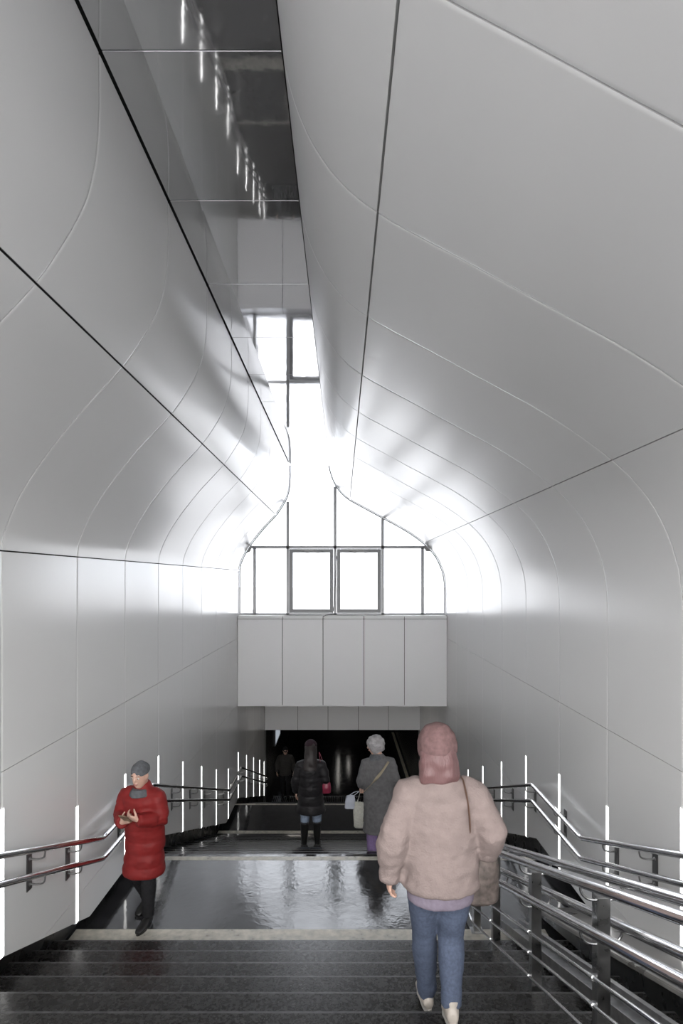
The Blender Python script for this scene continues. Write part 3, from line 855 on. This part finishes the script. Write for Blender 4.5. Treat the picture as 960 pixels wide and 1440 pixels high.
def face(root, p):
    for sx in (-1, 1):
        bm = bmesh.new(); ellipsoid(bm, p.headm @ V((sx * .031, .079, .118)), (.0125, .0125, .0105), None, 14, 10)
        e = from_bm('eye', bm, M['eye'], root, smooth=True)
        bm = bmesh.new(); ellipsoid(bm, p.headm @ V((sx * .031, .0895, .117)), (.0055, .003, .0055), None, 12, 8); from_bm('iris', bm, M['iris'], e, smooth=True)
        bm = bmesh.new(); tube(bm, [(p.headm @ V((sx * .016, .095, .139)), .003, .004), (p.headm @ V((sx * .032, .094, .144)), .003, .005), (p.headm @ V((sx * .048, .083, .140)), .002, .003)], (0, 0, 1), 8)
        from_bm('eyebrow', bm, M['dark_hair'], root, smooth=True)
    bm = bmesh.new(); tube(bm, [(p.headm @ V((-.024, .084, .054)), .002, .002), (p.headm @ V((-.008, .099, .057)), .006, .004), (p.headm @ V((.008, .099, .057)), .006, .004), (p.headm @ V((.024, .084, .054)), .002, .002)], (0, 0, 1), 10)
    from_bm('mouth', bm, M['lips'], root, smooth=True)

def shoe(root, an, to, mat, sole, ln=.26, boot=0.0, heel=0.0):
    to = V(to); s = V((to.y, -to.x, 0)).normalized()
    bm = bmesh.new(); fl = to.normalized(); up = s.cross(fl).normalized()
    if up.z < 0: up = -up
    def at(a, h): return an + fl * a + up * (h - .085)
    tube(bm, [(at(-.065, .050), .020, .026), (at(-.055, .052), .032, .040), (at(-.01, .058), .037, .046), (at(.05, .050), .041, .040), (at(.11, .036), .046, .030), (at(.165, .028), .043, .022), (at(.195, .022), .026, .014)], s, 18)
    top = .13 + boot
    tube(bm, [(at(-.012, .04), .038, .046), (at(-.010, .09), .040, .050), (at(-.012, .13), .046 + .0 * boot, .052)] + ([(at(-.016, .22), .056, .060), (at(-.02, top), .066, .070)] if boot else []), s, 18)
    me = finish(bm, .006, 5, .5)
    o = link('boot' if boot else 'shoe', me, mat, root)
    bm = bmesh.new(); N = 20; lo = []; hi = []
    for k in range(N):
        a = 2 * pi * k / N; x = cos(a); y = sin(a)
        wdt = (.036 if x < 0 else .045)
        q = .065 + x * .137
        lo.append(bm.verts.new(at(q, .0) + s * y * wdt)); hi.append(bm.verts.new(at(q, .026) + s * y * wdt))
    for k in range(N): bm.faces.new((lo[k], lo[(k + 1) % N], hi[(k + 1) % N], hi[k]))
    bm.faces.new(lo[::-1]); bm.faces.new(hi)
    from_bm('sole', bm, sole, o, smooth=True, angle=40)
    return o

def trousers(root, p, mat, r=(.098, .066, .050), seed=1.0, name='trousers', cut=1.0):
    bm = bmesh.new(); pelvis = (p.hipL + p.hipR) / 2
    tube(bm, [(pelvis + V((0, 0, -.08)), .12, .10), (pelvis, .17, .125), (pelvis + V((0, 0, .14)), .15, .115)], (1, 0, 0), 22)
    for a, b, c in ((p.hipL, p.kneeL, p.ankL), (p.hipR, p.kneeR, p.ankR)):
        limb(bm, chain(a, b, lerp(b, c, cut), *r), 18)
    return link(name, finish(bm, .010, 5, .5, .006, 9, seed, (1, 1, 1.6), .003), mat, root)

def coat(root, p, mat, hem, hemw, chest=(.19, .135), waist=(.18, .135), sleeve=(.075, .062, .052), name='coat', seed=2.0, wr=.010, collar=True, cuff=.0, bands=0, hem_off=(0, 0), bulk=0.0):
    bm = bmesh.new(); pelvis = (p.hipL + p.hipR) / 2; neck = (p.shL + p.shR) / 2
    hz = V((pelvis.x + hem_off[0], pelvis.y + hem_off[1], hem))
    pts = [(hz, hemw[0] * .97, hemw[1] * .97), (hz + V((0, 0, .02)), hemw[0], hemw[1])]
    if hem < pelvis.z - .12: pts.append((lerp(hz, pelvis, .6), lerp(hemw[0], .18, .5), lerp(hemw[1], .135, .5)))
    pts += [(lerp(pelvis, neck, .02) + V((0, 0, .02)), max(.185, waist[0]), max(.14, waist[1])), (lerp(pelvis, neck, .32), *waist), (lerp(pelvis, neck, .68), *chest), (lerp(pelvis, neck, .88), chest[0] * .98, chest[1] * .92),
            (neck + V((0, -.005, .0)), .145, .098), (neck + V((0, -.005, .035)), .105, .082), (neck + V((0, -.005, .06)), .080, .072)]
    if collar: pts.append((neck + V((0, .0, .085)), .080, .078))
    tube(bm, pts, (1, 0, 0), 30)
    for sh, el, wr_ in ((p.shL, p.elL, p.wrL), (p.shR, p.elR, p.wrR)):
        end = wr_ + (wr_ - el).normalized() * cuff
        dn = V((0, 0, -.055)); out = V((sh.x - neck.x, 0, 0)).normalized()
        c = chain(sh + dn - out * .012, el, end, *sleeve)
        tube(bm, [(lerp(sh, neck, .75) + V((0, 0, -.045)), sleeve[0] * .75, sleeve[0] * .80), (lerp(sh, neck, .30) + V((0, 0, -.035)), sleeve[0] * .95, sleeve[0] * .86)] + c, (0, 1, 0), 20)
    me = finish(bm, .0115, 7, .5, wr, 6, seed, (1, 1, 1.7), wr * .4)
    if bands:
        for v, nm in zip(me.vertices, [v.normal.copy() for v in me.vertices]):
            v.co += nm * (abs(sin(v.co.z * bands)) ** .5 - .6) * .010
    return link(name, me, mat, root)

def shell(root, name, rings, mat, voxel=.008, wr=0, seed=1, extra=None, side=(1, 0, 0), scale=8, mt=None):
    bm = bmesh.new(); tube(bm, rings, side, 26)
    if extra: extra(bm)
    if mt is not None: bmesh.ops.transform(bm, matrix=mt, verts=bm.verts)
    return link(name, finish(bm, voxel, 5, .5, wr, scale, seed), mat, root)

def person(label, x, y, floor, rz, scale):
    r = thing('person', label, 'person', (x, y, floor), rz); r.scale = (scale,) * 3
    return r

def px_x(px, y): return (px - VX) * y / F

# --- 1. person in the pale pink jacket, walking down and away
tr1 = zz(D0 + RISE1 * 8); y0 = 3.36          # the tread she stands on
P1 = person('person in a pale pink jacket, pink hat and blue jeans, walking down beside the railing', px_x(617, 3.4), 3.33, tr1, 0, 1.04)
drop = RISE1 / 1.04
p = joints(hipL=(-.085, .03, .86), hipR=(.085, .03, .87), kneeL=(-.075, .16, .47), kneeR=(.075, .10, .47), ankL=(-.035, .30, .09 - drop + .02), ankR=(.055, -.03, .10),
           shL=(-.18, .03, 1.37), shR=(.19, .03, 1.36), elL=(-.265, -.03, 1.12), elR=(.28, -.06, 1.13), wrL=(-.285, .02, .88), wrR=(.26, .10, .93), chin=(-.01, .07, 1.445), pitch=radians(-10))
p.toeR = V((.06, 1, -.28)).normalized(); p.toeL = V((-.05, 1, .0)).normalized(); p.ankR = V((.055, -.02, .135))
body(P1, p, [dict(wrist=p.wrL + V((0, .008, -.03)), direction=(-.05, .15, -1), palm=(1, .1, 0), curl=.45, thumb_sign=-1), dict(wrist=p.wrR, direction=(-.15, .65, -.6), palm=(-1, 0, -.2), curl=1.0, thumb_sign=1)])
trousers(P1, p, M['denim'], (.108, .074, .058), 3.0, 'jeans')
shell(P1, 'shirt_hem', [((0, .03, .71), .188, .138), ((0, .03, .735), .190, .140), ((0, .03, .86), .19, .14), ((0, .03, .95), .17, .13)], M['lilac'], .010, .006, 7)
coat(P1, p, M['pink_fleece'], .785, (.222, .170), chest=(.222, .168), waist=(.212, .165), sleeve=(.092, .084, .066), name='jacket', seed=5, wr=.014, cuff=.055)
hm = p.headm
shell(P1, 'knitted_hat', [((0, -.012, .06), .095, .112), ((0, -.014, .10), .108, .126), ((0, -.016, .15), .113, .130), ((0, -.018, .20), .101, .116), ((0, -.018, .240), .070, .080), ((0, -.018, .265), .015, .015)], M['pink_wool'], .007, .008, 3, None, mt=hm, scale=14)
shell(P1, 'hair', [((0, -.06, -.07), .105, .05), ((0, -.06, -.03), .116, .068), ((0, -.05, .04), .112, .09), ((0, -.03, .11), .100, .106)], principled('rose_hair', (0.125, 0.065, 0.066), .5, bump=.5, bump_scale=30, stretch=(5, 5, .6)), .007, .012, 5, None, mt=hm, scale=16)
shoe(P1, p.ankL, p.toeL, M['cream_shoe'], M['sole']); shoe(P1, p.ankR, p.toeR, M['cream_shoe'], M['sole'])
# her shoulder bag
def bag(name, label, loc, w, d, h, mat, strap_pts, strap_r, rz=0, taper=.85, sag=.02, smat=None, seed=1, wr=.008):
    r = thing(name, label, 'bag', loc, rz)
    bm = bmesh.new()
    tube(bm, [((0, 0, 0), w * .40, d * .34), ((0, 0, h * .06), w * .5, d * .5), ((0, 0, h * .5), w * .52, d * .55), ((0, 0, h * .9), w * .5 * taper, d * .34), ((0, 0, h), w * .48 * taper, d * .20)], (1, 0, 0), 24)
    link('bag_body', finish(bm, .008, 4, .5, wr, 10, seed), mat, r)
    for sp in (strap_pts if isinstance(strap_pts[0][0], (tuple, list, Vector)) else [strap_pts]):
        bm = bmesh.new(); tube(bm, [(q, strap_r * 2.2, strap_r * .6) for q in fillet(sp, .06, 5)], (0, 1, 0), 10)
        from_bm('bag_strap', bm, smat or mat, r, smooth=True, angle=60)
    return r
bx, by, bz = px_x(674, 3.4), 3.40, zz(1.93)
bag('shoulder_bag', 'brown patterned shoulder bag hanging at the right hip of the person in pink', (bx, by, bz), .23, .16, .38, M['brown_bag'],
    [(-.08, -.05, .36), (-.10, -.20, .55), (-.11, -.175, .68), (-.115, -.06, .765), (-.11, .08, .70), (-.08, .05, .36)], .008, 0, .8, smat=M['brown_shoe'], seed=4)

# --- 2. person in red, coming up
P2 = person('person in a red coat and grey cap looking at a phone by the left handrail', px_x(197, 5.58), 5.72, zz(D1), pi - radians(12), .985)
p = joints(hipL=(-.085, 0, .85), hipR=(.085, 0, .86), kneeL=(-.085, .07, .47), kneeR=(.085, .0, .46), ankL=(-.07, .06, .085), ankR=(.10, -.20, .12), shL=(-.18, .05, 1.34), shR=(.18, .05, 1.34),
           elL=(-.225, .08, 1.08), elR=(.225, .08, 1.08), wrL=(-.085, .275, 1.14), wrR=(.085, .265, 1.10), chin=(0, .09, 1.40), pitch=radians(-6))
p.toeR = V((.05, 1, -.25)).normalized()
body(P2, p, [dict(wrist=p.wrL, direction=(.72, .30, .35), palm=(.1, -.75, .6), curl=.75, thumb_sign=-1), dict(wrist=p.wrR, direction=(-.72, .30, .35), palm=(-.1, -.75, .6), curl=.75, thumb_sign=1)])
face(P2, p)
trousers(P2, p, M['black_cloth'], (.100, .072, .056), 4.0)
coat(P2, p, M['red_coat'], .50, (.215, .185), chest=(.215, .155), waist=(.205, .155), sleeve=(.088, .076, .060), name='padded_coat', seed=8, wr=.010, bands=26.0, hem_off=(0, .02))
hm = p.headm
shell(P2, 'knitted_cap', [((0, -.02, .135), .080, .103), ((0, -.018, .152), .086, .110), ((0, -.018, .185), .084, .106), ((0, -.02, .218), .066, .082), ((0, -.024, .243), .034, .044), ((0, -.024, .252), .008, .010)], M['grey_knit'], .006, .004, 3, None, mt=hm, scale=20)
shell(P2, 'collar_scarf', [((0, -.012, -.085), .115, .112), ((0, -.01, -.05), .098, .102), ((0, -.008, -.015), .082, .088)], M['grey_knit'], .007, .008, 5, None, mt=Matrix.Translation(p.chin), scale=14)
shoe(P2, p.ankL, p.toeL, M['black_leather'], M['black_plastic']); shoe(P2, p.ankR, p.toeR, M['black_leather'], M['black_plastic'])
ph = thing('phone', 'smartphone in a tan case held in both hands of the person in red', 'phone', P2.matrix_basis @ V((0, .345, 1.18)), P2.rotation_euler.z)
ph.rotation_euler = (radians(-48), 0, P2.rotation_euler.z)
bm = bmesh.new(); box(bm, -.040, .040, 0.0, .009, -.078, .078, .004); from_bm('phone_case', bm, M['tan_case'], ph)
bm = bmesh.new(); box(bm, -.036, .036, -.002, .0005, -.073, .073, .001); from_bm('screen', bm, M['phone'], ph)

# --- 3. person in black, going down
k3 = 6; f3 = zz(D1 + _r * k3)
P3 = person('person in a black thigh-length coat, pale blue jeans and black boots, seen from behind', px_x(437, 8.97), 8.93, f3, 0, 1.0)
p = joints(hipL=(-.085, 0, .86), hipR=(.085, 0, .86), kneeL=(-.095, .03, .47), kneeR=(.095, .04, .47), ankL=(-.10, -.02, .085), ankR=(.10, .02, .085), elL=(-.235, -.02, 1.09), elR=(.235, -.03, 1.09), wrL=(-.235, .06, .86), wrR=(.21, .16, .98), chin=(0, .02, 1.455), pitch=radians(-8))
p.toeL = V((-.12, 1, 0)).normalized(); p.toeR = V((.12, 1, 0)).normalized()
body(P3, p, [dict(wrist=p.wrL, direction=(.0, .2, -1), palm=(1, .1, 0), curl=.45, thumb_sign=-1), dict(wrist=p.wrR, direction=(-.2, .8, -.3), palm=(-1, 0, -.2), curl=.9, thumb_sign=1)])
trousers(P3, p, M['pale_denim'], (.102, .072, .058), 6.0, 'jeans', .30)
coat(P3, p, M['black_coat'], .57, (.230, .185), chest=(.205, .155), waist=(.19, .150), sleeve=(.080, .068, .055), seed=12, wr=.010, bands=22.0)
hm = p.headm
shell(P3, 'long_hair', [((0, -.085, -.30), .085, .030), ((0, -.09, -.2), .115, .045), ((0, -.075, -.08), .105, .062), ((0, -.05, .02), .095, .080), ((0, -.035, .09), .094, .098), ((0, -.03, .15), .094, .108), ((0, -.025, .20), .076, .088), ((0, -.02, .235), .02, .02)], M['dark_hair'], .007, .010, 5, None, mt=hm, scale=14)
shell(P3, 'knitted_hat', [((0, -.014, .155), .097, .117), ((0, -.016, .175), .099, .120), ((0, -.018, .212), .082, .100), ((0, -.02, .245), .046, .056), ((0, -.02, .258), .010, .012)], M['plum_knit'], .006, .005, 3, None, mt=hm, scale=18)
for an, to in ((p.ankL, p.toeL), (p.ankR, p.toeR)): shoe(P3, an, to, M['black_leather'], M['black_plastic'], boot=.29)
bag('handbag', 'small crimson handbag hanging at the right side of the person in black', (px_x(458.5, 8.95), 8.92, zz(3.36)), .15, .09, .17, M['red_bag'],
    [(-.055, 0, .155), (-.075, -.06, .40), (-.115, .03, .655), (-.05, .10, .45), (.055, .02, .155)], .006, 0, .9, seed=2, wr=.003)

# --- 4. person in grey with two bags, going down, head turned left
k4 = 3; f4 = zz(D1 + _r * k4)
P4 = person('person in a long grey coat and pale fur hat, carrying two bags, head turned left', px_x(531, 7.95), 7.88, f4, 0, .99)
p = joints(hipL=(-.085, 0, .85), hipR=(.085, 0, .85), kneeL=(-.085, .03, .46), kneeR=(.085, .06, .46), ankL=(-.075, -.04, .085), ankR=(.09, .03, .085), shL=(-.175, .01, 1.33), shR=(.185, .01, 1.35), elL=(-.225, .0, 1.08), elR=(.235, -.03, 1.08), wrL=(-.235, .10, .93), wrR=(.20, .13, .92), chin=(-.015, .03, 1.425), yaw=radians(62), pitch=radians(-12))
body(P4, p, [dict(wrist=p.wrL, direction=(-.1, .35, -.8), palm=(.9, .1, 0), curl=1.1, thumb_sign=-1), dict(wrist=p.wrR, direction=(-.2, .7, -.5), palm=(-1, 0, -.2), curl=.8, thumb_sign=1)])
face(P4, p)
trousers(P4, p, M['purple'], (.105, .085, .080), 9.0)
coat(P4, p, M['grey_coat'], .34, (.215, .185), chest=(.212, .165), waist=(.21, .165), sleeve=(.080, .070, .058), seed=15, wr=.013)
hm = p.headm
shell(P4, 'fur_hat', [((0, -.06, .02), .085, .075), ((0, -.045, .07), .108, .105), ((0, -.035, .12), .116, .122), ((0, -.03, .17), .116, .124), ((0, -.03, .215), .096, .106), ((0, -.03, .25), .055, .06), ((0, -.03, .262), .015, .02)], M['grey_fur'], .008, .014, 4, None, mt=hm, scale=22)
shell(P4, 'scarf', [((0, -.01, -.10), .125, .11), ((0, -.01, -.06), .108, .105), ((0, -.01, -.015), .088, .09)], M['grey_knit'], .008, .010, 6, None, mt=Matrix.Translation(p.chin), scale=14)
shoe(P4, p.ankL, p.toeL, M['brown_shoe'], M['black_plastic']); shoe(P4, p.ankR, p.toeR, M['brown_shoe'], M['black_plastic'])
hx, hy, hz = P4.matrix_basis @ (p.wrL + V((-.01, .04, -.085)))
bag('tote_bag', 'cream canvas tote bag hanging from the left hand of the person in grey', (hx + .02, hy - .03, hz - .50), .23, .10, .36, M['cream_bag'],
    [[(-.07, -.02, .34), (-.02, .03, .49), (.02, .03, .49), (.07, -.02, .34)], [(-.07, .02, .34), (-.02, .035, .485), (.02, .035, .485), (.07, .02, .34)]], .006, 0, .95, seed=6, wr=.012)
bag('plastic_bag', 'pale blue carrier bag held on the outer left side of the person in grey', (hx - .14, hy - .01, hz - .24), .15, .09, .19, M['blue_bag'],
    [[(-.03, -.01, .18), (.06, .0, .235), (.135, .01, .245), (.04, -.01, .18)]], .005, 0, .8, seed=8, wr=.012)
# slanting strap over her back belongs to the coat outline
bm = bmesh.new()
pts = [(.135, -.150, 1.36), (.04, -.188, 1.23), (-.08, -.192, 1.09), (-.20, -.150, .95)]
tube(bm, [(V(q), .020, .005) for q in fillet(pts, .08)], (1, 0, 1), 10)
from_bm('back_strap', bm, M['tan'], P4, smooth=True, angle=60)

# --- 5. person far below, coming towards the stairs
P5 = person('person in dark jacket and dark cap, standing far below at the foot of the stairs', px_x(401, 18.62), 18.62, zz(D3) + .025, pi + radians(6), .99)
p = joints(hipL=(-.085, 0, .88), hipR=(.085, 0, .88), kneeL=(-.09, .06, .48), kneeR=(.09, .0, .48), ankL=(-.09, .04, .085), ankR=(.09, -.10, .085), shL=(-.19, .02, 1.38), shR=(.19, .02, 1.38), elL=(-.27, -.03, 1.10), elR=(.27, -.03, 1.10), wrL=(-.28, .06, .86), wrR=(.28, .06, .86), chin=(0, .06, 1.45), pitch=radians(-14))
body(P5, p, [dict(wrist=p.wrL, direction=(.0, .2, -1), palm=(1, .1, 0), curl=.5, thumb_sign=-1), dict(wrist=p.wrR, direction=(0, .2, -1), palm=(-1, .1, 0), curl=.5, thumb_sign=1)])
face(P5, p)
trousers(P5, p, M['black_cloth'], (.102, .075, .060), 11.0)
coat(P5, p, cloth('charcoal_cloth', (0.05, 0.047, 0.045), 80, 0.3), .74, (.205, .15), chest=(.225, .16), waist=(.20, .15), sleeve=(.085, .072, .055), name='jacket', seed=18, wr=.010)
hm = p.headm
def brim(bm): tube(bm, [((0, .07, .150), .06, .008), ((0, .13, .142), .05, .006), ((0, .150, .138), .02, .004)], (1, 0, 0), 16)
shell(P5, 'cap', [((0, -.02, .135), .080, .103), ((0, -.018, .155), .085, .108), ((0, -.02, .19), .080, .100), ((0, -.02, .22), .058, .074), ((0, -.02, .238), .01, .012)], M['black_cloth'], .006, .003, 3, brim, mt=hm, scale=20)
shoe(P5, p.ankL, p.toeL, M['black_leather'], M['black_plastic']); shoe(P5, p.ankR, p.toeR, M['black_leather'], M['black_plastic'])

# ------------------------------------------------------------------ light, camera, colour
wd = bpy.data.worlds.new('overcast'); SC.world = wd; wd.use_nodes = True
wn = wd.node_tree; bg = wn.nodes['Background']; 
# overcast sky, brighter around the veiled low sun behind the entrance
tc = wn.nodes.new('ShaderNodeTexCoord'); dt = wn.nodes.new('ShaderNodeVectorMath'); dt.operation = 'DOT_PRODUCT'
dt.inputs[1].default_value = V((0.0, -0.96, 0.28)).normalized()
wn.links.new(tc.outputs['Generated'], dt.inputs[0])
mr = wn.nodes.new('ShaderNodeMapRange'); mr.interpolation_type = 'SMOOTHSTEP'
mr.inputs['From Min'].default_value = 0.5; mr.inputs['From Max'].default_value = 1.0
mr.inputs['To Min'].default_value = 6.0; mr.inputs['To Max'].default_value = 12.5
mc = wn.nodes.new('ShaderNodeMapRange'); mc.data_type = 'FLOAT_VECTOR'; mc.interpolation_type = 'SMOOTHSTEP'
wn.links.new(dt.outputs['Value'], mc.inputs[6])
mc.inputs[7].default_value = (-0.6, -0.6, -0.6); mc.inputs[8].default_value = (0.9, 0.9, 0.9)
mc.inputs[9].default_value = (0.91, 0.94, 1.0); mc.inputs[10].default_value = (1.0, 0.985, 0.965)
wn.links.new(mc.outputs[1], bg.inputs['Color'])
wn.links.new(dt.outputs['Value'], mr.inputs['Value']); wn.links.new(mr.outputs['Result'], bg.inputs['Strength'])
cam = bpy.data.cameras.new('camera'); co = bpy.data.objects.new('camera', cam); COL.objects.link(co); SC.camera = co
cam.sensor_fit = 'AUTO'; cam.sensor_width = 36.0; cam.lens = 36.0 * F / 1440
co.location = (0, 0, CAMZ); co.rotation_euler = (radians(90), 0, 0)
cam.shift_y = (VY - 720) / 1440; cam.shift_x = (480 - VX) / 1440
cam.clip_start = 0.05; cam.clip_end = 500
SC.view_settings.view_transform = 'Standard'; SC.view_settings.look = 'None'
SC.view_settings.gamma = 1; SC.view_settings.use_curve_mapping = False
SC.view_settings.exposure = 0.0
